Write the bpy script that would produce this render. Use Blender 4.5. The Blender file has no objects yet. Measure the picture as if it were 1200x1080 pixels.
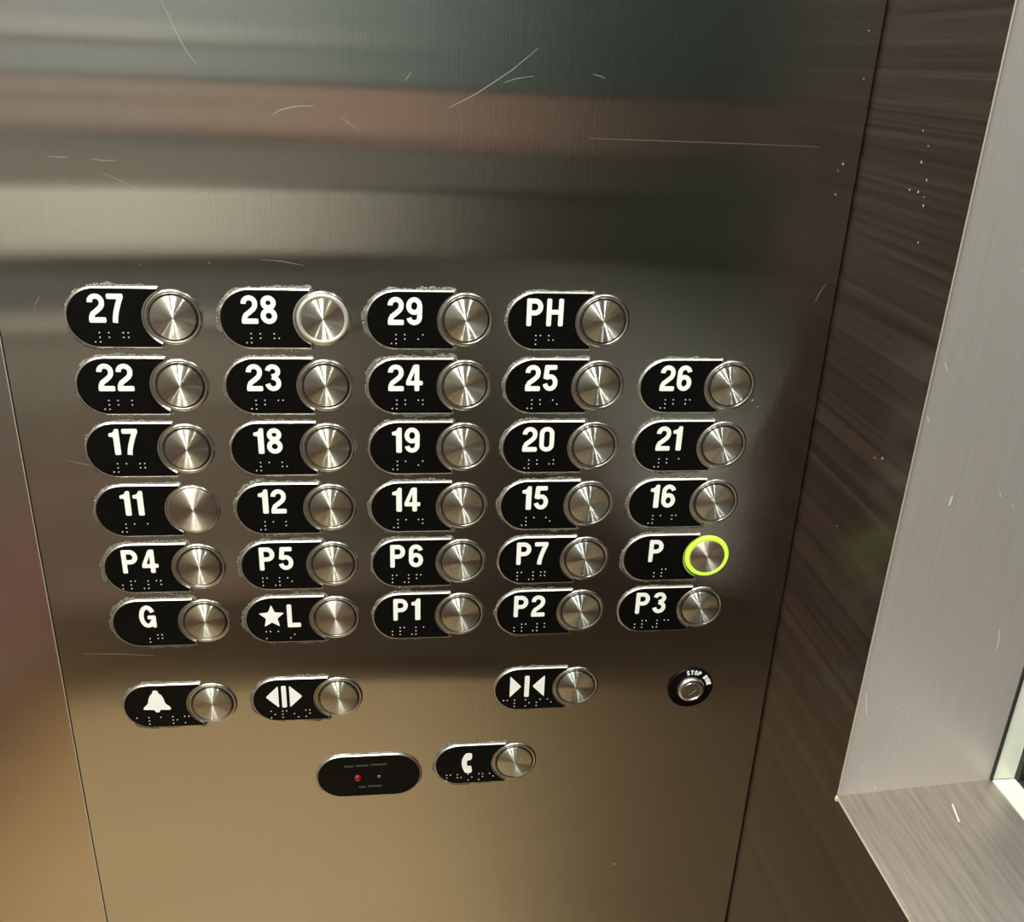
import bpy, bmesh, math, random
from mathutils import Matrix, Vector
PI = math.pi
S = bpy.context.scene
COL = S.collection

# ------------------------------------------------------------------ camera
cam = bpy.data.cameras.new('camera'); camo = bpy.data.objects.new('camera', cam); COL.objects.link(camo)
r0 = Vector((0.99314586, -0.11047124, 0.03817594))
r1 = Vector((-0.0088604, -0.39683893, -0.9178455))
r2 = Vector((0.11654523, 0.9112162, -0.39509776))
m = Matrix.Identity(4)
for i in range(3):
    m[i][0] = r0[i]; m[i][1] = -r1[i]; m[i][2] = -r2[i]
m.translation = Vector((0.09982916, -0.41989055, 0.11187346))
camo.matrix_world = m
cam.sensor_fit = 'HORIZONTAL'; cam.sensor_width = 36; cam.lens = 36 * 1101.94 / 1200
cam.clip_start = 0.01; cam.clip_end = 50
S.camera = camo

# ------------------------------------------------------------------ world, view, lights
w = bpy.data.worlds.new('world'); S.world = w; w.use_nodes = True
w.node_tree.nodes['Background'].inputs[0].default_value = (1, .9, .78, 1)
w.node_tree.nodes['Background'].inputs[1].default_value = 0.02
S.view_settings.view_transform = 'Standard'; S.view_settings.look = 'None'
S.view_settings.gamma = 1; S.view_settings.use_curve_mapping = False
S.view_settings.exposure = 0.0

def area(name, loc, size, power, col, rot=(0, 0, 0), shape='DISK', size_y=None):
    l = bpy.data.lights.new(name, 'AREA'); l.shape = shape; l.size = size
    if size_y: l.size_y = size_y
    l.energy = power; l.color = col
    o = bpy.data.objects.new(name, l); COL.objects.link(o); o.location = loc; o.rotation_euler = rot
    return o
WARM = (.96, 1.0, .92)
for i, (x, y, p) in enumerate(((-.70, -.42, 15), (-.16, -.36, 14), (-.62, -1.1, 14), (-.05, -1.1, 10))):
    area('downlight', (x, y, 1.085), .07, p, WARM)
area('recess_fill', (.350, -.33, .615), .045, 2.0, (1, .98, .94))     # added fill without a known source, for jamb, sill and cap rays

# ------------------------------------------------------------------ helpers
def V(*a): return Vector(a)

def link(name, me, mat, parent=None):
    o = bpy.data.objects.new(name, me); COL.objects.link(o)
    if mat is not None: me.materials.append(mat)
    if parent is not None: o.parent = parent
    return o

def obj(name, bm, mat, parent=None, smooth=None):
    bmesh.ops.recalc_face_normals(bm, faces=bm.faces[:])
    me = bpy.data.meshes.new(name); bm.to_mesh(me); bm.free()
    if smooth is not None:
        for p in me.polygons: p.use_smooth = True
        me.set_sharp_from_angle(angle=math.radians(smooth))
    return link(name, me, mat, parent)

def empty(name, loc):
    o = bpy.data.objects.new(name, None); COL.objects.link(o); o.location = loc
    o.empty_display_size = .01
    return o

def tag(o, label, cat, group=None):
    o['label'] = label; o['category'] = cat
    if group: o['group'] = group
    return o

def struct(o):
    o['kind'] = 'structure'; return o

def box(bm, x0, x1, y0, y1, z0, z1, bev=0):
    r = bmesh.ops.create_cube(bm, size=1)
    for v in r['verts']:
        v.co = V(x0 + (v.co.x + .5) * (x1 - x0), y0 + (v.co.y + .5) * (y1 - y0), z0 + (v.co.z + .5) * (z1 - z0))
    if bev:
        es = set(e for v in r['verts'] for e in v.link_edges)
        bmesh.ops.bevel(bm, geom=list(es), offset=bev, segments=2, affect='EDGES')

def prism_z(bm, pts, z0, z1):
    a = [bm.verts.new((x, y, z0)) for x, y in pts]; b = [bm.verts.new((x, y, z1)) for x, y in pts]
    bm.faces.new(a); bm.faces.new(b[::-1])
    for i in range(len(pts)):
        j = (i + 1) % len(pts); bm.faces.new((a[i], a[j], b[j], b[i]))

def prism_y(bm, pts, y0, y1, bev=0):
    """outline in x,z; front at y0 (towards the cab), back at y1"""
    a = [bm.verts.new((x, y0, z)) for x, z in pts]; b = [bm.verts.new((x, y1, z)) for x, z in pts]
    f = bm.faces.new(a); bm.faces.new(b[::-1])
    for i in range(len(pts)):
        j = (i + 1) % len(pts); bm.faces.new((a[i], a[j], b[j], b[i]))
    if bev:
        bmesh.ops.bevel(bm, geom=list(f.edges), offset=bev, segments=2, affect='EDGES')

def lathe(bm, prof, n=64, cx=0, cz=0, close=False):
    """profile of (radius, y) spun about the y axis"""
    rings = []
    for r, y in prof:
        if r < 1e-7: rings.append([bm.verts.new((cx, y, cz))])
        else: rings.append([bm.verts.new((cx + r * math.cos(2 * PI * i / n), y, cz + r * math.sin(2 * PI * i / n))) for i in range(n)])
    seq = list(zip(rings, rings[1:]))
    if close: seq.append((rings[-1], rings[0]))
    for A, B in seq:
        for i in range(n):
            j = (i + 1) % n
            if len(A) == 1 and len(B) == 1: continue
            if len(A) == 1: bm.faces.new((A[0], B[i], B[j]))
            elif len(B) == 1: bm.faces.new((A[i], A[j], B[0]))
            else: bm.faces.new((A[i], A[j], B[j], B[i]))

# ------------------------------------------------------------------ materials
class NT:
    def __init__(s, name):
        s.m = bpy.data.materials.new(name); s.m.use_nodes = True
        s.t = s.m.node_tree; s.b = s.t.nodes['Principled BSDF']; s.o = s.t.nodes['Material Output']
    def n(s, typ, **kw):
        q = s.t.nodes.new(typ)
        for k, v in kw.items():
            if k.startswith('i_'): q.inputs[k[2:].replace('_', ' ')].default_value = v
            else: setattr(q, k, v)
        return q
    def l(s, a, b): s.t.links.new(a, b)
    def set(s, **kw):
        for k, v in kw.items(): s.b.inputs[k.replace('_', ' ')].default_value = v
        return s

def coords(k, scale, kind='Object'):
    tc = k.n('ShaderNodeTexCoord'); mp = k.n('ShaderNodeMapping')
    mp.inputs['Scale'].default_value = scale
    k.l(tc.outputs[kind], mp.inputs['Vector']); return mp.outputs['Vector']

def mixcol(k, fac, a, b):
    mx = k.n('ShaderNodeMix', data_type='RGBA')
    k.l(fac, mx.inputs[0]); mx.inputs[6].default_value = (*a, 1); mx.inputs[7].default_value = (*b, 1)
    return mx.outputs[2]

def ramp(k, src, lo, hi, a=0., b=1.):
    mr = k.n('ShaderNodeMapRange'); k.l(src, mr.inputs[0])
    mr.inputs[1].default_value = lo; mr.inputs[2].default_value = hi
    mr.inputs[3].default_value = a; mr.inputs[4].default_value = b
    return mr.outputs[0]

def spread_normal(k, vec, A, normal=None):
    """micro-grooves: tilts the normal at random along vec only (brushed or turned metal)"""
    tc = k.n('ShaderNodeTexCoord'); sc = k.n('ShaderNodeVectorMath', operation='SCALE'); sc.inputs['Scale'].default_value = 91357.
    k.l(tc.outputs['Object'], sc.inputs[0])
    acc = None
    for off in (0., 17.31):
        wn = k.n('ShaderNodeTexWhiteNoise', noise_dimensions='4D'); wn.inputs['W'].default_value = off
        k.l(sc.outputs[0], wn.inputs['Vector'])
        if acc is None: acc = wn.outputs['Value']
        else:
            a_ = k.n('ShaderNodeMath', operation='ADD'); k.l(acc, a_.inputs[0]); k.l(wn.outputs['Value'], a_.inputs[1]); acc = a_.outputs[0]
    mr = ramp(k, acc, 0., 2., -A, A)
    v = k.n('ShaderNodeVectorMath', operation='SCALE'); k.l(vec, v.inputs[0]); k.l(mr, v.inputs['Scale'])
    if normal is None:
        g = k.n('ShaderNodeNewGeometry'); normal = g.outputs['Normal']
    ad = k.n('ShaderNodeVectorMath', operation='ADD'); k.l(normal, ad.inputs[0]); k.l(v.outputs[0], ad.inputs[1])
    nm = k.n('ShaderNodeVectorMath', operation='NORMALIZE'); k.l(ad.outputs[0], nm.inputs[0])
    return nm.outputs[0]

def brushed(name, col, col2, rough, tangent, grain, aniso=.9, bump=.02, spread=.04, wave=0, metal=1., tilt=0):
    """metal brushed across the given tangent (world axis along which it blurs)"""
    k = NT(name); k.set(Metallic=metal, Anisotropic=aniso)
    v = coords(k, grain)
    nz = k.n('ShaderNodeTexNoise', i_Scale=1.0, i_Detail=4.0, i_Roughness=.6); k.l(v, nz.inputs['Vector'])
    nb = k.n('ShaderNodeTexNoise', i_Scale=7.0, i_Detail=3.0); k.l(coords(k, (1, 1, 1)), nb.inputs['Vector'])
    k.l(mixcol(k, ramp(k, nz.outputs['Fac'], .3, .7), col, col2), k.b.inputs['Base Color'])
    k.l(ramp(k, nb.outputs['Fac'], .3, .7, rough - spread, rough + spread), k.b.inputs['Roughness'])
    cx = k.n('ShaderNodeCombineXYZ')
    for i in range(3): cx.inputs[i].default_value = tangent[i]
    k.l(cx.outputs[0], k.b.inputs['Tangent'])
    bp = k.n('ShaderNodeBump'); bp.inputs['Strength'].default_value = bump; bp.inputs['Distance'].default_value = .0002
    k.l(nz.outputs['Fac'], bp.inputs['Height'])
    if wave:
        nw = k.n('ShaderNodeTexNoise', i_Scale=1.0, i_Detail=1.0); k.l(coords(k, (3, 3, 9)), nw.inputs['Vector'])
        b2 = k.n('ShaderNodeBump'); b2.inputs['Strength'].default_value = 1; b2.inputs['Distance'].default_value = wave
        k.l(nw.outputs['Fac'], b2.inputs['Height']); k.l(b2.outputs[0], bp.inputs['Normal'])
    k.l(spread_normal(k, cx.outputs[0], tilt, bp.outputs[0]) if tilt else bp.outputs[0], k.b.inputs['Normal'])
    return k.m

M = {}
M['panel'] = brushed('brushed_steel_panel', (.50, .485, .455), (.53, .515, .485), .10, (1, 0, 0), (1600, 1600, 10), 1., .12, .01, .0001, 1., .16)
M['panel_left'] = brushed('brushed_steel_return', (.52, .49, .45), (.55, .52, .48), .10, (1, 0, 0), (1600, 1600, 10), 1., .12, .01, .0001, 1., .16)
M['jamb'] = brushed('satin_steel_jamb', (.39, .355, .335), (.43, .395, .375), .42, (1, 0, 0), (900, 900, 25), .5, .04, .04, 0, .35)
M['sill'] = brushed('satin_steel_sill', (.58, .52, .48), (.80, .71, .66), .46, (1, 0, 0), (420, 26, 30), .6, .15, .05)
M['frame'] = brushed('pale_aluminium', (.66, .67, .58), (.74, .75, .66), .5, (0, 0, 1), (40, 40, 60), .3, .03, .03, 0, .2)

def turned(name, col, rough, aniso=.93, rings=0):
    """lathe turned face: grooves run in circles, so the light fans out along the radius"""
    k = NT(name); k.set(Metallic=1.0, Anisotropic=aniso, Roughness=rough)
    k.b.inputs['Base Color'].default_value = (*col, 1)
    tc = k.n('ShaderNodeTexCoord'); sp = k.n('ShaderNodeSeparateXYZ'); cb = k.n('ShaderNodeCombineXYZ')
    k.l(tc.outputs['Object'], sp.inputs[0]); k.l(sp.outputs[0], cb.inputs[0]); k.l(sp.outputs[2], cb.inputs[2])
    nm = k.n('ShaderNodeVectorMath', operation='NORMALIZE'); k.l(cb.outputs[0], nm.inputs[0])
    vt = k.n('ShaderNodeVectorTransform', vector_type='VECTOR', convert_from='OBJECT', convert_to='WORLD')
    k.l(nm.outputs[0], vt.inputs[0]); k.l(vt.outputs[0], k.b.inputs['Tangent'])
    # fine circular tool marks
    ln = k.n('ShaderNodeVectorMath', operation='LENGTH'); k.l(cb.outputs[0], ln.inputs[0])
    nz = k.n('ShaderNodeTexNoise', noise_dimensions='1D', i_Scale=7000.0, i_Detail=2.0)
    k.l(ln.outputs['Value'], nz.inputs['W'])
    k.l(mixcol(k, ramp(k, nz.outputs['Fac'], .35, .65), tuple(c * .9 for c in col), col), k.b.inputs['Base Color'])
    bp = k.n('ShaderNodeBump'); bp.inputs['Strength'].default_value = .1; bp.inputs['Distance'].default_value = .00003
    k.l(nz.outputs['Fac'], bp.inputs['Height']); k.l(spread_normal(k, vt.outputs[0], 1.15, bp.outputs[0]), k.b.inputs['Normal'])
    return k.m
M['cap'] = turned('turned_steel', (.63, .63, .57), .25, 1.)
M['cap_bright'] = turned('turned_steel_bright', (.72, .72, .65), .24, 1.)
M['cap_worn'] = turned('turned_steel_worn', (.62, .57, .50), .42, .9)

def plain(name, col, rough, metal=0., **kw):
    k = NT(name); k.set(Metallic=metal, Roughness=rough, **kw); k.b.inputs['Base Color'].default_value = (*col, 1); return k.m
M['collar'] = plain('polished_collar', (.60, .57, .51), .22, 1.)
M['rim'] = plain('plate_edge_steel', (.66, .64, .60), .30, 1.)
M['pale_rim'] = plain('pale_worn_rim', (.62, .60, .52), .42, .6)
M['white'] = plain('white_enamel', (.86, .86, .80), .45)
M['dot'] = plain('braille_grey', (.50, .50, .47), .35)
M['gap'] = plain('dark_gap', (.006, .006, .005), .6)
M['rubber'] = plain('dark_gasket', (.012, .012, .011), .6)
M['core'] = plain('lock_steel', (.62, .59, .52), .28, 1.)
M['cut'] = plain('lock_cut', (.03, .028, .02), .5)
M['faint'] = plain('faded_print', (.05, .05, .046), .5)
M['scratch'] = plain('bare_scratch', (.42, .39, .34), .5, .8)
M['edge'] = plain('pale_edge', (.62, .58, .50), .4, .7)
M['chipped'] = plain('chipped_corner', (.70, .62, .36), .6)
M['chip'] = plain('pale_fleck', (.60, .58, .54), .6)

k = NT('black_enamel'); k.set(Roughness=.38)
k.b.inputs['Specular IOR Level'].default_value = .12
nz = k.n('ShaderNodeTexNoise', i_Scale=900.0, i_Detail=3.0); k.l(coords(k, (1, 1, 1)), nz.inputs['Vector'])
k.l(mixcol(k, ramp(k, nz.outputs['Fac'], .66, .8), (.0022, .0022, .0020), (.02, .02, .018)), k.b.inputs['Base Color'])
M['black'] = k.m

k = NT('scuffed_steel_border'); k.set(Metallic=.85, Roughness=.5)
v = coords(k, (1, 1, 1)); nz = k.n('ShaderNodeTexNoise', i_Scale=1500.0, i_Detail=3.0, i_Roughness=.7); k.l(v, nz.inputs['Vector'])
k.l(mixcol(k, ramp(k, nz.outputs['Fac'], .42, .62), (.08, .076, .06), (.42, .40, .34)), k.b.inputs['Base Color'])
bp = k.n('ShaderNodeBump'); bp.inputs['Strength'].default_value = 1.; bp.inputs['Distance'].default_value = .0006
k.l(nz.outputs['Fac'], bp.inputs['Height']); k.l(bp.outputs[0], k.b.inputs['Normal'])
M['residue'] = k.m

k = NT('lime_halo'); k.set(Roughness=.4); k.b.inputs['Base Color'].default_value = (.3, .5, .05, 1)
k.b.inputs['Emission Color'].default_value = (.46, .86, .03, 1); k.b.inputs['Emission Strength'].default_value = 1.05
M['lime'] = k.m
k = NT('red_lens'); k.set(Roughness=.12); k.b.inputs['Base Color'].default_value = (.16, .003, .004, 1)
k.b.inputs['Coat Weight'].default_value = .6
M['red'] = k.m
M['smoke_lens'] = plain('clear_lens', (.06, .06, .055), .12)

# dark wood-grain laminate, grain running along y (towards the cab door)
def laminate(name, c1, c2, rough, sc=(60, 3, 420), spec=.5):
    k = NT(name); k.set(Roughness=rough); k.b.inputs['Specular IOR Level'].default_value = spec
    nz = k.n('ShaderNodeTexNoise', i_Scale=1.0, i_Detail=5.0, i_Roughness=.65); k.l(coords(k, sc), nz.inputs['Vector'])
    n2 = k.n('ShaderNodeTexNoise', i_Scale=1.0, i_Detail=2.0); k.l(coords(k, tuple(s * .16 for s in sc)), n2.inputs['Vector'])
    ad = k.n('ShaderNodeMath', operation='ADD'); k.l(ramp(k, nz.outputs['Fac'], .35, .75), ad.inputs[0])
    k.l(ramp(k, n2.outputs['Fac'], .4, .7, -.3, .3), ad.inputs[1])
    k.l(mixcol(k, ad.outputs[0], c1, c2), k.b.inputs['Base Color'])
    bp = k.n('ShaderNodeBump'); bp.inputs['Strength'].default_value = .35; bp.inputs['Distance'].default_value = .0003
    k.l(nz.outputs['Fac'], bp.inputs['Height']); k.l(bp.outputs[0], k.b.inputs['Normal'])
    return k.m
M['brown'] = laminate('dark_brown_laminate', (.014, .0080, .0060), (.042, .026, .020), .27, (60, 4, 520), .38)
M['brown_rear'] = laminate('brown_laminate_rear', (.045, .030, .024), (.075, .052, .040), .4, (3, 60, 300))
M['pink_rear'] = laminate('rose_brown_laminate', (.32, .215, .175), (.38, .255, .205), .4, (3, 60, 300))
M['grey_rear'] = plain('grey_green_panel', (.10, .145, .14), .5)
M['rail'] = plain('satin_rail', (.86, .82, .73), .35, .2)
for nm_, c_ in dict(r_light=(.40, .40, .38), r_warmgrey=(.28, .29, .29), r_taupe=(.32, .28, .25), r_brown=(.22, .20, .175), r_brown2=(.15, .135, .12), r_dark=(.19, .20, .19),
                    r_silhouette=(.066, .064, .055), r_mid=(.26, .215, .18), r_rose=(.33, .255, .225), r_skirt=(.095, .072, .058), r_red=(.60, .05, .08),
                    r_maroon=(.20, .07, .07), r_tan=(.85, .62, .36)).items():
    M[nm_] = plain(nm_.replace('r_', 'painted_'), c_, .5)
M['wall_plain'] = plain('warm_steel_wall', (.33, .28, .23), .45)
M['ceiling'] = plain('ceiling_panel', (.5, .46, .40), .6)
k = NT('beige_stone_floor'); k.set(Roughness=.4)
nz = k.n('ShaderNodeTexNoise', i_Scale=6.0, i_Detail=5.0); k.l(coords(k, (1, 1, 1)), nz.inputs['Vector'])
k.l(mixcol(k, nz.outputs['Fac'], (.44, .30, .16), (.62, .45, .26)), k.b.inputs['Base Color'])
M['floor'] = k.m
k = NT('dark_glass'); k.set(Roughness=.05); k.b.inputs['Base Color'].default_value = (.012, .016, .013, 1)
k.b.inputs['Specular IOR Level'].default_value = .15
M['glass'] = k.m

# ------------------------------------------------------------------ the cab (setting)
XL, XR, YB, ZF, ZC = -.80, .3060, -1.42, -1.25, 1.10
PY = .0015                                   # front surface of the steel control panel
ZS = -.2064                                  # top of the window sill

bm = bmesh.new(); box(bm, XL - .05, .6, YB - .05, .16, ZF - .05, ZF); struct(obj('floor', bm, M['floor']))
bm = bmesh.new(); box(bm, XL - .05, .6, YB - .05, .16, ZC, ZC + .05); struct(obj('ceiling', bm, M['ceiling']))
bm = bmesh.new(); box(bm, XL - .05, XL, YB, .13, ZF, ZC); wlft = struct(obj('wall_left', bm, M['wall_plain']))
# wall behind the viewer: dark laminate field between lighter bands (seen mirrored in the steel)
wr = struct(obj('wall_rear', (lambda b: (box(b, XL, .6, YB - .05, YB, ZF, ZC), b)[1])(bmesh.new()), M['brown_rear']))
XM = -.04                                    # the rear wall is split here: right side darkened for the viewer's mirrored silhouette
def rear(name, x0, x1, z0, z1, mat, d=.012):
    b = bmesh.new(); box(b, x0, x1, YB, YB + d, z0, z1, min(.002, (z1 - z0) * .2)); obj(name, b, M[mat], wr)
rear('upper_panel', XL, XM, .055, ZC, 'r_warmgrey'); rear('upper_panel', XM, XR, .05, ZC, 'grey_rear')
rear('streak_strip', XL, -.12, .112, .142, 'r_light', .016); rear('streak_strip', XL, -.25, .015, .024, 'r_mid', .014); rear('streak_strip', XL, -.20, -.062, -.05, 'r_warmgrey', .014)  # unseen strips added for the thin streaks mirrored in the panel
rear('rose_band', XL, -.30, -.03, .053, 'r_taupe'); rear('rose_band', -.30, XR, -.055, .048, 'pink_rear')
rear('taupe_band', XL, XM, -.13, -.032, 'r_brown'); rear('taupe_band', XM, XR, -.125, -.057, 'r_brown2')
rear('lower_panel', XL, XM, -.36, -.258, 'r_dark'); rear('streak_strip', XL, -.17, -.392, -.368, 'rail', .02)  # the pale strip is added for a bright line mirrored in the panel
rear('lower_panel', XL, XM, -.56, -.398, 'r_taupe'); rear('lower_panel', XL, XM, -.88, -.562, 'r_mid')
rear('lower_panel', XL, XM, -1.01, -.882, 'r_rose'); rear('skirting', XL, XR, -1.18, -1.012, 'r_skirt')
rear('lower_panel', XM, XR, -1.01, -.14, 'r_silhouette')  # dark field added in place of the viewer's mirrored silhouette
b = bmesh.new(); box(b, XL, -.06, YB + .03, YB + .045, -.250, -.132, .004); obj('handrail', b, M['rail'], wr)

# left side wall; its bands are added for stripes mirrored in the steel return
def left(name, z0, z1, mat, d=.006):
    b = bmesh.new(); box(b, XL, XL + d, YB, .0, z0, z1, min(.002, (z1 - z0) * .2)); obj(name, b, M[mat], wlft)
left('side_panel', -.60, ZC, 'r_taupe'); left('side_panel', -.665, -.602, 'r_rose'); left('red_band', -.725, -.667, 'r_red')
left('streak_band', -.765, -.745, 'rail', .02); left('side_panel', -.98, -.727, 'r_maroon'); left('tan_band', -1.25, -.982, 'r_tan')

# side wall in dark laminate with the splayed window opening
bm = bmesh.new()
prism_z(bm, [(XR, .08), (XR, -.0898), (.3868, -.0842), (.60, -.0842), (.60, .08)], ZS - .0012, .63)
box(bm, XR, .60, YB, .08, ZF, ZS - .0012)
box(bm, XR, .60, YB, .08, .63, ZC)
box(bm, XR, .60, YB, -1.15, ZS, .63)
wrt = struct(obj('wall_right', bm, M['brown']))

# window: jamb lining, sill lining, pale inner frame, gasket, pane
win = struct(empty('window_1', (XR, -.09, ZS)))
def at_win(o):
    o.matrix_parent_inverse = Matrix.Translation(-win.location); return o
bm = bmesh.new(); prism_z(bm, [(XR - .0004, -.0911), (.3865, -.0855), (.3867, -.0843), (XR - .0002, -.0899)], ZS, .63)
at_win(obj('jamb', bm, M['jamb'], win))
bm = bmesh.new(); prism_z(bm, [(XR - .0006, -1.15), (XR - .0006, -.0909), (.3868, -.0850), (.3868, -1.15)], ZS - .0012, ZS)
at_win(obj('sill', bm, M['sill'], win))
bm = bmesh.new(); box(bm, .3872, .4008, -.0860, -.0845, ZS + .0003, .63); box(bm, .3872, .4008, -1.15, -.0862, ZS - .0012, ZS + .0001)
at_win(obj('inner_frame', bm, M['frame'], win))
bm = bmesh.new(); box(bm, .3863, .3875, -.0868, -.0850, ZS + .0001, .63, .0002)
at_win(obj('gasket', bm, M['rubber'], win))
bm = bmesh.new(); box(bm, .4008, .4030, -1.15, -.0845, ZS, .63); at_win(obj('pane', bm, M['glass'], win))
bm = bmesh.new(); box(bm, .3990, .4012, -.0892, -.0856, ZS + .0003, .63, .0003); box(bm, .3992, .4012, -1.14, -.0893, ZS + .0002, ZS + .002, .0003)
at_win(obj('pane_seal', bm, M['rubber'], win))
# thin pale edge of the lining
bm = bmesh.new(); box(bm, XR - .0012, XR - .0005, -.0916, -.0909, ZS - .0008, .63, .0002); box(bm, XR - .0012, XR - .0005, -1.15, -.0909, ZS - .0016, ZS - .0006, .0002)
at_win(obj('lining_edge', bm, M['edge'], win))

# steel return on the far left, meeting the control panel at a fine seam
bm = bmesh.new(); prism_z(bm, [(-.0742, .0018), (XL - .02, .0018 + (XL * -1 + .02 - .0742) * .1405), (XL - .02, .13), (-.0742, .012)], ZF, ZC)
wl = struct(obj('wall_front', bm, M['panel_left']))
bm = bmesh.new(); box(bm, -.0746, -.0726, .006, .012, ZF, ZC); o = obj('seam_backing', bm, M['gap'], wl)
bm = bmesh.new(); box(bm, .3045, XR, .004, .012, ZF, ZC); o = obj('corner_gap', bm, M['gap'], wl)
bm = bmesh.new(); box(bm, -.0747, -.0742, .0014, .004, ZF, ZC, .0001); obj('seam_edge', bm, M['edge'], wl)  # thin pale strip along the seam

# ------------------------------------------------------------------ control panel
bm = bmesh.new(); box(bm, -.0738, .3052, PY, .012, ZF + .02, ZC - .02, .0005)
panel = obj('control_panel', bm, M['panel'])
tag(panel, 'tall brushed stainless steel elevator control panel holding all the buttons', 'panel')

def scratch(pts, wd=.00022, name='scratch', mat='scratch'):
    b = bmesh.new(); n = len(pts); A = []; B = []
    for i, (x, z) in enumerate(pts):
        p, q = pts[max(i - 1, 0)], pts[min(i + 1, n - 1)]
        d = Vector((q[0] - p[0], q[1] - p[1])).normalized(); t = wd * (math.sin(PI * (i + .35) / (n - .3))) * .5 + wd * .1
        A.append(b.verts.new((x - d.y * t, PY - .00004, z + d.x * t))); B.append(b.verts.new((x + d.y * t, PY - .00004, z - d.x * t)))
    for i in range(n - 1): b.faces.new((A[i], A[i + 1], B[i + 1], B[i]))
    return obj(name, b, M[mat], panel)
SCR = [
  [ (0.0477, 0.0857), (0.0512, 0.0878), (0.0554, 0.0890), (0.0600, 0.0897), (0.0652, 0.0899) ],
  [ (0.0079, 0.1273), (0.0123, 0.1163), (0.0155, 0.1096), (0.0199, 0.1032) ],
  [ (0.1205, 0.0907), (0.1258, 0.0935), (0.1322, 0.0968), (0.1469, 0.1065), (0.1573, 0.1151) ],
  [ (0.0762, 0.0859), (0.0799, 0.0830), (0.0837, 0.0804) ],
  [ (0.1813, 0.0806), (0.2134, 0.0805), (0.2461, 0.0804), (0.2855, 0.0800) ],  # pale sliver drawn for a long soft streak of glare
  [ (-0.0433, 0.0670), (-0.0390, 0.0668), (-0.0350, 0.0667) ],
  [ (-0.0267, 0.0664), (-0.0217, 0.0659), (-0.0163, 0.0660) ],
  [ (0.1813, 0.1061), (0.1842, 0.1056), (0.1865, 0.1047) ],
  [ (-0.0217, 0.0608), (-0.0152, 0.0579), (-0.0094, 0.0549) ],
  [ (0.0324, 0.0315), (0.0378, 0.0313), (0.0458, 0.0310) ],
  [ (0.0393, 0.0261), (0.0484, 0.0255), (0.0578, 0.0238) ],
  [ (-0.0386, 0.0364), (-0.0331, 0.0361), (-0.0263, 0.0356) ],
  [ (-0.0619, -0.1757), (-0.0444, -0.1764), (-0.0269, -0.1782) ],
  [ (0.2956, 0.0100), (0.2970, 0.0141), (0.2995, 0.0190) ],
  [ (-0.0579, 0.0046), (-0.0562, 0.0069), (-0.0551, 0.0091) ],
  [ (0.1024, 0.1007), (0.1038, 0.1024), (0.1052, 0.1044) ],
  [ (0.1435, 0.1015), (0.1488, 0.1033), (0.1563, 0.1046) ],
  [ (-0.0560, -0.0680), (-0.0487, -0.0702), (-0.0357, -0.0729) ],
  [ (0.0774, -0.0590), (0.0785, -0.0621), (0.0776, -0.0656) ],
  [ (-0.0333, -0.2292), (-0.0308, -0.2305) ],
]
WALL_FLECKS = [ (-0.0469, 0.0910), (-0.0531, 0.0858), (-0.0504, 0.0794), (-0.0569, 0.0733), (-0.0524, 0.0682), (-0.0576, 0.0669), (-0.0583, 0.0637), (-0.0601, 0.0496), (-0.0455, 0.0682), (-0.0609, -0.0437), (-0.0671, -0.0414), (-0.0403, -0.0880) ]
PANEL_FLECKS = [ (0.2961, 0.0701), (0.2979, 0.0731), (0.2968, 0.0597), (0.2993, 0.1276), (0.3007, 0.1087), (0.2720, -0.0394), (0.2751, -0.0426), (-0.0379, 0.0583), (-0.0113, 0.0231), (0.0174, 0.0243), (0.2275, -0.3412), (-0.0535, -0.0505) ]
JAMB_MARKS = [
  [ (0.1428, -0.1021), (0.1556, -0.1030) ],
  [ (0.7637, -0.1176), (0.7787, -0.1236), (0.7836, -0.1283) ],
  [ (0.0249, -0.1470), (0.0470, -0.1557), (0.0623, -0.1597), (0.0970, -0.1629) ],
  [ (0.2328, -0.1558), (0.2409, -0.1569) ],
  [ (0.0979, -0.1888), (0.1060, -0.1899) ],
  [ (0.0328, -0.1101), (0.0725, -0.1117) ],
  [ (0.0422, 0.0091), (0.0665, 0.0056), (0.1052, 0.0034) ],
  [ (0.0163, -0.0131), (0.0273, -0.0153) ],
  [ (0.5290, -0.0480), (0.5473, -0.0505) ],
  [ (0.6244, -0.0540), (0.6351, -0.0556) ],
  [ (0.2600, -0.0486), (0.2549, -0.0533) ],
  [ (0.3296, 0.0456), (0.3488, 0.0439) ],
  [ (0.2215, -0.2030), (0.2314, -0.2046) ],
]
for i, pts in enumerate(SCR):
    scratch(pts, (.0004, .00025, .0003, .0002, .00012)[i] if i < 5 else .00022)
def flecks(pts, fn, parent, seed=3, r=.0005, nm='fleck'):
    rng = random.Random(seed)
    for a, c in pts:
        b = bmesh.new(); k_ = 7; q = r * rng.uniform(.5, 1.2)
        vs = [b.verts.new(fn(a + q * rng.uniform(.5, 1) * math.cos(i * 2 * PI / k_), c + q * rng.uniform(.6, 1.4) * math.sin(i * 2 * PI / k_), 0)) for i in range(k_)]
        f = b.verts.new(fn(a, c, 1))
        for i in range(k_): b.faces.new((vs[i], vs[(i + 1) % k_], f))
        obj(nm, b, M['chip'], parent)
flecks(PANEL_FLECKS, lambda a, c, k: (a, PY - .00005 - .0001 * k, c), panel, 4, .0004)
b = bmesh.new(); box(b, XR - .0016, XR - .0004, -.0922, -.0904, ZS - .0030, ZS - .0002, .0004); at_win(obj('corner_chip', b, M['chipped'], win))
flecks(WALL_FLECKS, lambda a, c, k: (XR - .00005 - .0001 * k, a, c), wrt)
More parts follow.
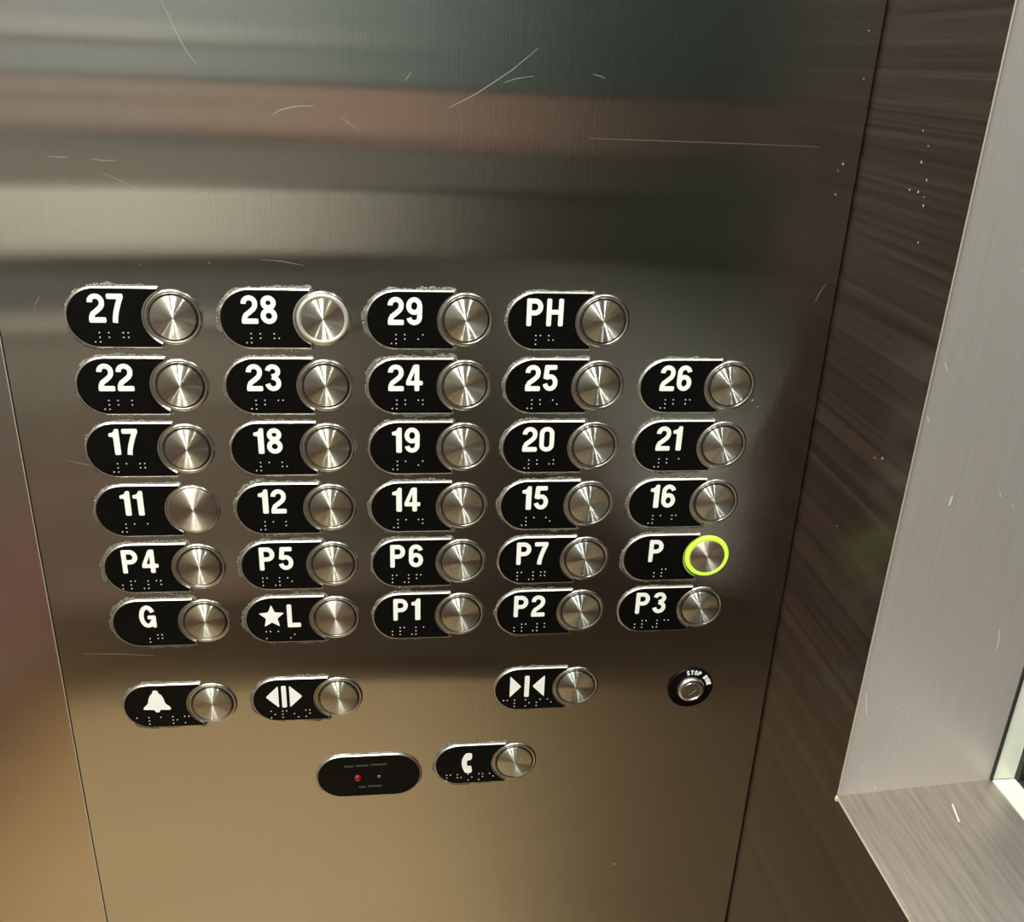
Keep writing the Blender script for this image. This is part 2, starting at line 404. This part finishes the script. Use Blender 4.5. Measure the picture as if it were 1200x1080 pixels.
for pts in JAMB_MARKS:
    b = bmesh.new(); A = []; B = []
    for u, z in pts:
        x, y = .306 + .0807 * u, -.0911 + .0056 * u - .0002
        t = .0003 if len(pts) > 2 else .0004
        A.append(b.verts.new((x - t, y, z + t * .6))); B.append(b.verts.new((x + t, y + .00005, z - t * .6)))
    for i in range(len(pts) - 1): b.faces.new((A[i], A[i + 1], B[i + 1], B[i]))
    at_win(obj('scratch', b, M['chip'], win))
b = bmesh.new(); q = [(.3583, -.1004), (.3572, -.1048), (.3553, -.1116)]
A = [b.verts.new((x - .0004, y, ZS + .0001)) for x, y in q]; B = [b.verts.new((x + .0004, y, ZS + .0001)) for x, y in q]
for i in range(2): b.faces.new((A[i], A[i + 1], B[i + 1], B[i]))
at_win(obj('scratch', b, M['chip'], win))

# ------------------------------------------------------------------ lettering
T = .174
def arc(cx, cy, rx, ry, a0, a1, n=12):
    return [(cx + rx * math.cos(math.radians(a0 + (a1 - a0) * i / n)), cy + ry * math.sin(math.radians(a0 + (a1 - a0) * i / n))) for i in range(n + 1)]
h = T / 2
def glyphs():
    W = .56; c = W / 2; rx = c - h; G = {}
    G['0'] = (W, [('c', arc(c, 1 - .27, rx, .27 - h, 0, 180) + arc(c, .27, rx, .27 - h, 180, 360))])
    G['1'] = (.36, [('p', [(.15, 0), (.36, 0), (.36, 1), (.22, 1), (.18, .90), (.11, .85), (0, .83), (0, .70), (.15, .70)])])
    G['2'] = (W, [('s', arc(c, .72, rx, .28 - h, 185, 0) + [(W - h - .01, .62), (W - h - .06, .53), (c + .01, .42), (h + .06, .31), (h + .01, .20), (h, .10)]), ('p', [(0, 0), (W, 0), (W, .185), (0, .185)])])
    G['3'] = (W, [('s', arc(c, .735, rx - .01, .265 - h, 172, -72) + [(c - .03, .535)], .17), ('s', [(c - .03, .525)] + arc(c, .295, rx, .295 - h, 72, -172))])
    G['4'] = (.60, [('p', [(.30, 0), (.30 + T, 0), (.30 + T, 1), (.27, 1), (.30, .8)]), ('p', [(0, .22), (.60, .22), (.60, .385), (0, .385)]), ('p', [(.27, 1), (.30, .78), (.32, .80), (.17, .385), (0, .385), (0, .36)])])
    G['5'] = (W, [('p', [(.07, .82), (.52, .82), (.52, 1), (.07, 1)]), ('p', [(.02, .47), (.20, .47), (.245, .9), (.07, 1)]), ('s', [(.12, .52)] + arc(c, .325, rx, .325 - h, 118, -168))])
    G['6'] = (W, [('c', arc(c, .315, rx, .315 - h, 0, 360, 22)[:-1]), ('s', [(h, .31), (h, .5), (h + .005, .64)] + arc(c, .70, rx - .004, .30 - h, 170, 12))])
    G['9'] = (W, [('c', arc(c, .685, rx, .315 - h, 0, 360, 22)[:-1]), ('s', [(W - h, .69), (W - h, .5), (W - h - .005, .36)] + arc(c, .30, rx - .004, .30 - h, -10, -168))])
    G['7'] = (.54, [('p', [(0, .82), (.54, .82), (.54, 1), (0, 1)]), ('s', [(.45, .88), (.36, .66), (.28, .42), (.225, .2), (.20, 0)])])
    G['8'] = (W, [('c', arc(c, .745, rx - .02, .255 - h, 0, 360, 20)[:-1]), ('c', arc(c, .285, rx, .285 - h, 0, 360, 22)[:-1])])
    G['P'] = (.58, [('p', [(0, 0), (T, 0), (T, 1), (0, 1)]), ('s', [(.1, 1 - .09), (.30, 1 - .09)] + arc(.30, .695, .58 - h - .30, .305 - .09, 80, -80) + [(.30, .48), (.1, .48)], .18)])
    G['H'] = (.60, [('p', [(0, 0), (T, 0), (T, 1), (0, 1)]), ('p', [(.60 - T, 0), (.60, 0), (.60, 1), (.60 - T, 1)]), ('p', [(.1, .43), (.5, .43), (.5, .60), (.1, .60)])])
    G['L'] = (.50, [('p', [(0, 0), (T, 0), (T, 1), (0, 1)]), ('p', [(0, 0), (.50, 0), (.50, .185), (0, .185)])])
    G['G'] = (.62, [('s', arc(.31, .5, .31 - h, .5 - h, 28, 335, 26)), ('p', [(.31, .38), (.62, .38), (.62, .54), (.31, .54)]), ('p', [(.47, 0), (.62, 0), (.62, .5), (.47, .5)])])
    G['S'] = (W, [('s', arc(c, .735, rx, .265 - h, 15, 250, 14) + arc(c, .275, rx, .275 - h, 70, -165, 14))])
    G['O'] = G['0']
    G['T'] = (.56, [('p', [(0, .82), (.56, .82), (.56, 1), (0, 1)]), ('p', [(.18, 0), (.38, 0), (.38, 1), (.18, 1)])])
    G['R'] = (.60, G['P'][1] + [('s', [(.28, .5), (.48, 0)])])
    G['U'] = (.60, [('s', [(h, 1), (h, .35)] + arc(.30, .30, .30 - h, .30 - h, 180, 360) + [(.60 - h, 1)])])
    G['N'] = (.60, [('p', [(0, 0), (T, 0), (T, 1), (0, 1)]), ('p', [(.60 - T, 0), (.60, 0), (.60, 1), (.60 - T, 1)]), ('s', [(h, .98), (.60 - h, .02)])])
    star = []
    for i in range(10):
        r = (.50 if i % 2 == 0 else .225); a = PI / 2 + i * PI / 5
        star.append((.48 + r * math.cos(a) * 1.0, .45 + r * math.sin(a) * 1.08))
    G['*'] = (.97, [('p', star)])
    G['bell'] = (1.0, [('p', [(.0, .16), (.06, .14), (.40, .12), (.42, .03), (.50, 0), (.58, .03), (.60, .12), (.94, .10), (1.0, .14), (.97, .24), (.86, .33), (.80, .42),
              (.77, .62), (.70, .78), (.60, .86), (.60, .93), (.555, .985), (.49, 1.0), (.425, .985), (.39, .93), (.39, .87), (.30, .79), (.23, .63), (.19, .43), (.12, .33), (.02, .24)])])
    G['open'] = (1.38, [('p', [(0, .5), (.48, .0), (.48, 1.0)]), ('p', [(.60, 0), (.78, 0), (.78, 1), (.60, 1)]), ('p', [(.90, 0), (1.38, .5), (.90, 1)])])
    G['close'] = (1.38, [('p', [(0, 0), (.45, .5), (0, 1)]), ('p', [(.58, 0), (.77, 0), (.77, 1), (.58, 1)]), ('p', [(1.38, 0), (1.38, 1), (.90, .5)])])
    G['phone'] = (.42, [('p', [(.10, .90), (.20, 1.0), (.37, .99), (.42, .92), (.40, .72), (.34, .64), (.24, .66), (.22, .58), (.20, .5), (.22, .42), (.24, .34),
              (.35, .37), (.40, .30), (.42, .08), (.36, .01), (.22, 0), (.12, .06), (.03, .30), (0, .5), (.02, .70)])])
    return G
G = glyphs()

def glyph_mesh(name, ch, H, depth, rot=0, xs=1.0):
    """front of the glyph at y=0, lower left corner at the origin"""
    b = bmesh.new(); lift = 0
    for item in G[ch][1]:
        kind, pts = item[0], item[1]; tt = (item[2] if len(item) > 2 else T) / 2
        y0 = -lift; lift += .00001
        pts = [(x * H * xs, z * H) for x, z in pts]; tt *= H
        if kind == 'p':
            n = len(pts); out = []
            for i in range(n):               # clip each corner a little
                p, q, r = Vector(pts[i - 1]), Vector(pts[i]), Vector(pts[(i + 1) % n])
                c = min(.045 * H, (p - q).length * .3, (r - q).length * .3)
                out += [tuple(q + (p - q).normalized() * c), tuple(q + (p - q).normalized() * c * .3 + (r - q).normalized() * c * .3), tuple(q + (r - q).normalized() * c)]
            prism_y(b, out, y0, depth)
        else:
            n = len(pts); closed = kind == 'c'; L = []; R = []
            for i in range(n):
                if closed: p, q = pts[i - 1], pts[(i + 1) % n]
                else: p, q = pts[max(i - 1, 0)], pts[min(i + 1, n - 1)]
                d = Vector((q[0] - p[0], q[1] - p[1])).normalized(); x, z = pts[i]
                w_ = tt * (.985 + .0 * i)
                L.append((x - d.y * w_, z + d.x * w_)); R.append((x + d.y * w_, z - d.x * w_))
            vs = [[b.verts.new((x, yy, z)) for x, z in Q] for Q in (L, R) for yy in (y0, depth)]
            LF, LB, RF, RB = vs
            for i in range(n if closed else n - 1):
                j = (i + 1) % n
                b.faces.new((LF[i], LF[j], RF[j], RF[i])); b.faces.new((LB[i], LB[j], RB[j], RB[i]))
                b.faces.new((LF[i], LF[j], LB[j], LB[i])); b.faces.new((RF[i], RF[j], RB[j], RB[i]))
            if not closed:
                for i in (0, n - 1): b.faces.new((LF[i], RF[i], RB[i], LB[i]))
    bmesh.ops.recalc_face_normals(b, faces=b.faces[:])
    me = bpy.data.meshes.new(name); b.to_mesh(me); b.free(); me.materials.append(M['white'])
    return me
GM = {}
def glyph(ch, H, nm):
    if (ch, H) not in GM: GM[(ch, H)] = glyph_mesh(nm, ch, H, .0004)
    return GM[(ch, H)]

DOTS = {'#': '3456', '~': '56', 'P': '1234', 'H': '125', 'G': '1245', 'M': '134', 'A': '1', '%': '35', 'L': '123', 'R': '1235', 'O': '135', 'E': '15',
        'N': '1345', 'C': '14', 'S': '234', 'K': '26', '0': '245', '1': '1', '2': '12', '3': '14', '4': '145', '5': '15', '6': '124', '7': '1245', '8': '125', '9': '24'}
def braille_bm(word, x0, z0, y, sp=.0021, cell=.0061, r=.00036):
    b = bmesh.new()
    for i, ch in enumerate(word):
        for d in DOTS.get(ch, ''):
            d = int(d) - 1; x = x0 + i * cell + (sp if d > 2 else 0); z = z0 - (d % 3) * sp
            lathe(b, [(r, y), (r * .8, y - .0002), (r * .4, y - .00034), (0, y - .00038)], 8, x, z)
    return b

# ------------------------------------------------------------------ plate and button builders
# local frame: origin on the panel surface at the button's centre; front is -y
PT = .0013                                   # plate thickness
def plate_outline(off=0., n=22):
    R = .0132 + off; cx = -.0318; zc = -.0002; rc = .01315 - off; xr = -.0059 + off
    top = zc + R; bot = zc - R; P_ = []
    for i in range(n + 1):
        a = PI / 2 + PI * i / n; P_.append((cx + R * math.cos(a), zc + R * math.sin(a)))
    # concave right end around the button collar
    xt = -math.sqrt(max(rc * rc - 0.0116 ** 2, 1e-9)); a0 = math.atan2(-.0119, -.0056); a1 = -a0
    P_.append((xr, bot))
    for i in range(15):
        t = i / 14; a = (a0 + 2 * PI) + ((a1) - (a0 + 2 * PI)) * t
        P_.append((rc * math.cos(a), rc * math.sin(a)))
    P_.append((xr, top))
    return P_

def pill_outline(hw, hh, off=0., n=20):
    R = hh + off; c = hw - hh
    return [(-c + R * math.cos(PI / 2 + PI * i / n), R * math.sin(PI / 2 + PI * i / n)) for i in range(n + 1)] + \
           [(c + R * math.cos(-PI / 2 + PI * i / n), R * math.sin(-PI / 2 + PI * i / n)) for i in range(n + 1)]

def circle(r, n=56): return [(r * math.cos(2 * PI * i / n), r * math.sin(2 * PI * i / n)) for i in range(n)]

def rim_mesh(outf, nm='label_plate'):
    b = bmesh.new()
    o0, o1, o2 = outf(.0006), outf(.0001), outf(-.0002)
    ys = [(o0, 0.), (o0, -PT + .0005), (o1, -PT), (o2, -PT)]
    rings = [[b.verts.new((x, y, z)) for x, z in o] for o, y in ys]
    n = len(o0)
    for A, B in zip(rings, rings[1:]):
        for i in range(n):
            j = (i + 1) % n; b.faces.new((A[i], A[j], B[j], B[i]))
    b.faces.new(rings[-1]); b.faces.new(rings[0][::-1])
    bmesh.ops.recalc_face_normals(b, faces=b.faces[:])
    me = bpy.data.meshes.new(nm); b.to_mesh(me); b.free(); me.materials.append(M['rim']); return me

def face_mesh(outf, nm='black_face'):
    b = bmesh.new(); prism_y(b, outf(-.00015), -PT - .00012, -PT + .0002)
    bmesh.ops.recalc_face_normals(b, faces=b.faces[:])
    me = bpy.data.meshes.new(nm); b.to_mesh(me); b.free(); me.materials.append(M['black']); return me

def residue_bm(outf, rng, amp=1.):
    """uneven scuffed border that creeps out round the plate"""
    o = outf(.0002); b = bmesh.new(); n0 = len(o); pts = []
    for i in range(n0):
        p, q = Vector(o[i]), Vector(o[(i + 1) % n0]); L = (q - p).length; m_ = max(1, int(L / .0007))
        for j in range(m_): pts.append(p.lerp(q, j / m_))
    n = len(pts); A = []; B = []; Cc = []
    ph = [rng.uniform(0, 6.28) for _ in range(4)]
    sgn = 0
    for i in range(n):
        a, c = pts[i - 1], pts[(i + 1) % n]; sgn += a.x * c.y - a.y * c.x
    sgn = 1 if sgn > 0 else -1
    for i in range(n):
        d = (pts[(i + 1) % n] - pts[i - 1])
        d = d.normalized() if d.length > 1e-9 else Vector((1, 0)); nn = Vector((d.y, -d.x)) * sgn; t = i / n * 2 * PI
        w_ = .0013 + .00045 * math.sin(3 * t + ph[0]) + .0003 * math.sin(7 * t + ph[1]) + .00025 * math.sin(17 * t + ph[2]) + rng.uniform(-.0003, .0004)
        w_ = max(.0003, w_ * amp)
        p = pts[i]; q = p + nn * w_ * .55; r = p + nn * w_
        A.append(b.verts.new((p.x, -.0003, p.y))); B.append(b.verts.new((q.x, -.00022 - rng.uniform(0, .00012), q.y))); Cc.append(b.verts.new((r.x, -.00002, r.y)))
    for i in range(n):
        j = (i + 1) % n
        b.faces.new((A[i], A[j], B[j], B[i])); b.faces.new((B[i], B[j], Cc[j], Cc[i]))
    return b

PLATE_ME = rim_mesh(plate_outline); FACE_ME = face_mesh(plate_outline)

def mesh_of(bm, nm, mat, smooth=None):
    o = obj(nm, bm, mat, None, smooth); me = o.data; bpy.data.objects.remove(o); return me
b = bmesh.new(); lathe(b, [(.0127, 0), (.0126, -.0004), (.0123, -.0008), (.0119, -.0010), (.0114, -.0010), (.0110, -.0008), (.0107, -.0005), (.0106, -.0001), (.0106, 0)], 72)
COLLAR = mesh_of(b, 'collar', M['collar'], 50)
b = bmesh.new(); lathe(b, [(.0107, -.00008), (0, -.00008)], 48); WELL = mesh_of(b, 'shadow_gap', M['gap'])
b = bmesh.new(); lathe(b, [(.0099, -.0001), (.0099, -.0015), (.0098, -.0017), (.0096, -.0018), (.0030, -.00181), (0, -.00182)], 72)
CAP = mesh_of(b, 'button_cap', M['cap'], 35)
CAP_B = CAP.copy(); CAP_B.materials.clear(); CAP_B.materials.append(M['cap_bright'])
CAP_W = CAP.copy(); CAP_W.materials.clear(); CAP_W.materials.append(M['cap_worn'])
# cap with a broad bright rim (28 and 11)
b = bmesh.new(); lathe(b, [(.0116, -.0001), (.0116, -.0016), (.0113, -.0020), (.0106, -.0022), (.0099, -.0020), (.0096, -.0016), (.0094, -.0015)], 72)
WIDE = mesh_of(b, 'bright_rim', M['pale_rim'], 50)
b = bmesh.new(); lathe(b, [(.0096, -.0004), (.0096, -.0018), (0, -.0019)], 72)
CAP_N = mesh_of(b, 'button_cap', M['cap_bright'], 35)
b = bmesh.new(); lathe(b, [(.0118, 0), (.0117, -.0007), (.0114, -.0013), (.0108, -.0016), (.0101, -.0015), (.0096, -.0011), (.0095, -.0006), (.0095, 0)], 72)
HALO = mesh_of(b, 'lit_ring', M['lime'], 50)

def child(name, me, parent, loc=(0, 0, 0)):
    o = bpy.data.objects.new(name, me); COL.objects.link(o); o.parent = parent; o.location = loc; return o

def text_on(plate, word, H=.0129, xc=-.0278, z0=-.0023):
    adv = []; x = 0
    for ch in word:
        wd = G[ch][0] * H
        adv.append((ch, x)); x += wd + (.085 if ch != 'P' else .14) * H
        if ch == '1': x += .015 * H
    x -= .09 * H
    for ch, px in adv:
        z = z0
        nm = 'numeral' if ch.isdigit() else ('star' if ch == '*' else 'letter')
        child(nm, glyph(ch, H, nm), plate, (xc - x / 2 + px, -PT - .0003, z))

def unit(word, X, Z, label, cat='button', name='floor_button', group=None, br=None, brx=-.0340, brz=-.0069, cap='cap', sym=None, seed=0):
    rng = random.Random(seed * 7 + 3)
    t = empty(name, (X, PY, Z)); tag(t, label, cat, group)
    pl = child('label_plate', PLATE_ME, t)
    child('black_face', FACE_ME, pl)
    obj('scuffed_border', residue_bm(plate_outline, rng, rng.uniform(.7, 1.25)), M['residue'], pl)
    if sym:
        ch, H, x0, z0 = sym; child('symbol', glyph(ch, H, 'symbol'), pl, (x0, -PT - .0003, z0))
    elif word == '*L':
        child('star', glyph('*', .0132, 'star'), pl, (-.0384, -PT - .0003, -.0040)); child('letter', glyph('L', .0135, 'letter'), pl, (-.0243, -PT - .0003, -.0045))
    else: text_on(pl, word)
    if br:
        bo = obj('braille', braille_bm(br, brx, brz, -PT - .0001), M['dot'], pl)
    if cap == 'lit':
        child('lit_ring', HALO, t); child('shadow_gap', WELL, t); c = child('button_cap', CAP_W, t); c.scale = (.945, 1, .945)
    elif cap == 'wide':
        child('collar', COLLAR, t); c = child('button_cap', CAP_N, t, (0, 0, 0)); child('bright_rim', WIDE, c)
    else:
        child('collar', COLLAR, t); child('shadow_gap', WELL, t); child('button_cap', {'cap': CAP, 'bright': CAP_B, 'worn': CAP_W}[cap], t)
    return t

XS = [0, .0652, .1297, .1938, .2593]
ZS_ = [0, -.0317, -.0630, -.0946, -.1262, -.1578]
ROWS = [['27', '28', '29', 'PH'], ['22', '23', '24', '25', '26'], ['17', '18', '19', '20', '21'], ['11', '12', '14', '15', '16'], ['P4', 'P5', 'P6', 'P7', 'P'], ['G', '*L', 'P1', 'P2', 'P3']]
BR = {'PH': 'PH', 'P4': '~P#4', 'P5': 'P#5', 'P6': 'P#6', 'P7': 'P#7', 'P': '~P', 'G': '~G', '*L': 'MA%', 'P1': '~P#1', 'P2': '~P#2', 'P3': '~P#3'}
BX = {'PH': -.0315, 'P4': -.0395, 'P5': -.0350, 'P6': -.0350, 'P7': -.0350, 'P': -.0300, 'G': -.0300, '*L': -.0353, 'P1': -.0375, 'P2': -.0375, 'P3': -.0375}
GRP = 'round steel floor buttons with black label plates on the control panel'
sd = 0
RW = ['top row', 'second row from the top', 'third row from the top', 'fourth row from the top', 'fifth row from the top', 'lowest floor row']
CW = ['far left', 'second from the left', 'middle', 'second from the right', 'far right']
for r, row in enumerate(ROWS):
    for c, wd in enumerate(row):
        sd += 1
        lab = 'floor button marked %s in the %s, %s column' % (wd, RW[r], CW[c])
        cap = 'cap'
        if wd in ('27', '24', '29'): cap = 'bright'
        if wd == '28': cap = 'wide'; lab = 'floor button marked 28 with a broad bright rim round its cap'
        if wd == '11': cap = 'wide'; lab = 'floor button marked 11 with a wide dull cap covering its collar'
        if wd == '*L': cap = 'worn'; lab = 'lobby button marked with a white star and the letter L'
        if wd == 'P': cap = 'lit'; lab = 'lit floor button marked P with a glowing lime green ring'
        if wd == 'G': lab = 'floor button marked with the single letter G, lowest of the left column of floors'
        if wd == 'PH': lab = 'floor button marked PH at the right end of the top row'
        br = BR.get(wd) or '#' + wd
        t = unit(wd, XS[c], ZS_[r], lab, group=GRP, br=br, brx=BX.get(wd, -.0340), cap=cap, seed=sd)
        if wd == '11':
            for ch in t.children:
                if ch.name.startswith('button_cap'):
                    ch.data = CAP_W; ch.scale = (1.13, 1.05, 1.13)
                    for rr_ in list(ch.children): bpy.data.objects.remove(rr_)

SG = 'round steel service buttons below the floor buttons'
unit('', -.0008, -.2090, 'alarm button with a white bell symbol on its black plate', name='alarm_button', group=SG, br='ALARM', brx=-.0392, brz=-.0071, sym=('bell', .0140, -.0352, -.0038), seed=41)
unit('', .0652, -.2080, 'door open button with white arrows pointing apart beside two bars', name='door_open_button', group=SG, br='OPKN', brx=-.0360, brz=-.0071, sym=('open', .0138, -.0382, -.0047), seed=42)
unit('', .1944, -.2068, 'door close button with white arrows pointing at a bar', name='door_close_button', group=SG, br='CLOSE', brx=-.0400, brz=-.0071, sym=('close', .0138, -.0368, -.0050), seed=43)
unit('', .1622, -.2572, 'phone button with a white handset symbol, lowest button on the panel', name='phone_button', group=SG, br='PHONE', brx=-.0385, brz=-.0071, sym=('phone', .0142, -.0302, -.0062), cap='bright', seed=44)

# ------------------------------------------------------------------ indicator plate with two small lamps
t = empty('indicator_plate', (.0801, PY, -.2622)); tag(t, 'black pill shaped indicator plate with a small red lamp, left of the phone button', 'indicator')
po = lambda off=0.: pill_outline(.0286, .0140, off)
child('plate_rim', rim_mesh(po, 'plate_rim'), t); child('black_face', face_mesh(po), t)
obj('scuffed_border', residue_bm(po, random.Random(5), .6), M['residue'], t)
b = bmesh.new(); lathe(b, [(.0022, -PT), (.0021, -PT - .0006), (.0016, -PT - .0012), (.0008, -PT - .0016), (0, -PT - .0017)], 24, -.0061, -.0010)
o = obj('red_lamp', b, M['red'], t, 60); o['label'] = 'dark red lamp lens'
b = bmesh.new(); lathe(b, [(.0012, -PT), (.0011, -PT - .0004), (.0006, -PT - .0008), (0, -PT - .0009)], 20, .0057, -.0008)
o = obj('clear_lamp', b, M['smoke_lens'], t, 60); o['label'] = 'tiny clear lamp lens'

b = bmesh.new()
for x0, x1, z in ((-.0135, -.0085, .0068), (-.0072, -.0002, .0070), (.0010, .0100, .0073), (-.0060, -.0020, -.0082), (-.0008, .0070, -.0079)):
    box(b, x0, x1, -PT - .00016, -PT - .0001, z, z + .0011)
obj('faded_print', b, M['faint'], t)

# ------------------------------------------------------------------ key switch
t = empty('key_switch', (.2600, PY, -.2105)); tag(t, 'round black key switch with a steel lock marked STOP RUN', 'switch')
b = bmesh.new(); lathe(b, [(.0130, 0), (.0130, -.0008), (.0126, -.0012), (0, -.0012)], 64); obj('switch_plate', b, M['black'], t, 40)
b = bmesh.new(); lathe(b, [(.0078, -.0010), (.0078, -.0022), (.0074, -.0034), (.0066, -.0040), (.0058, -.0040), (.0054, -.0034), (.0053, -.0030)], 48)
lk = obj('lock_collar', b, M['core'], t, 45)
b = bmesh.new(); lathe(b, [(.0054, -.0012), (.0054, -.0033), (.0050, -.0037), (0, -.0038)], 40); core = obj('lock_core', b, M['core'], t, 40)
b = bmesh.new(); box(b, -.0034, .0034, -.00395, -.0036, -.0007, .0007, .0001)
o = obj('keyway', b, M['cut'], core); o.rotation_euler = (0, -math.radians(42), 0)
b = bmesh.new(); box(b, -.0026, .0026, -.00415, -.0037, -.00035, .00035, .0001)
o = obj('keyway_ward', b, M['rim'], core); o.rotation_euler = (0, -math.radians(42), 0); o.location = (.0008, 0, -.0008)
word = 'STOP RUN'; Hk = .0028
for i, ch in enumerate(word):
    if ch == ' ': continue
    a = math.radians(103 - i * 12.2); me = glyph(ch, Hk, 'letter')
    o = child('letter', me, t); th = a - PI / 2
    rr = .0092; wd = G[ch][0] * Hk
    o.rotation_euler = (0, -th, 0)
    cxp = Vector((rr * math.cos(a), rr * math.sin(a))); off = Vector((math.cos(th), math.sin(th))) * (-wd / 2)
    o.location = (cxp.x + off.x, -.0015, cxp.y + off.y)
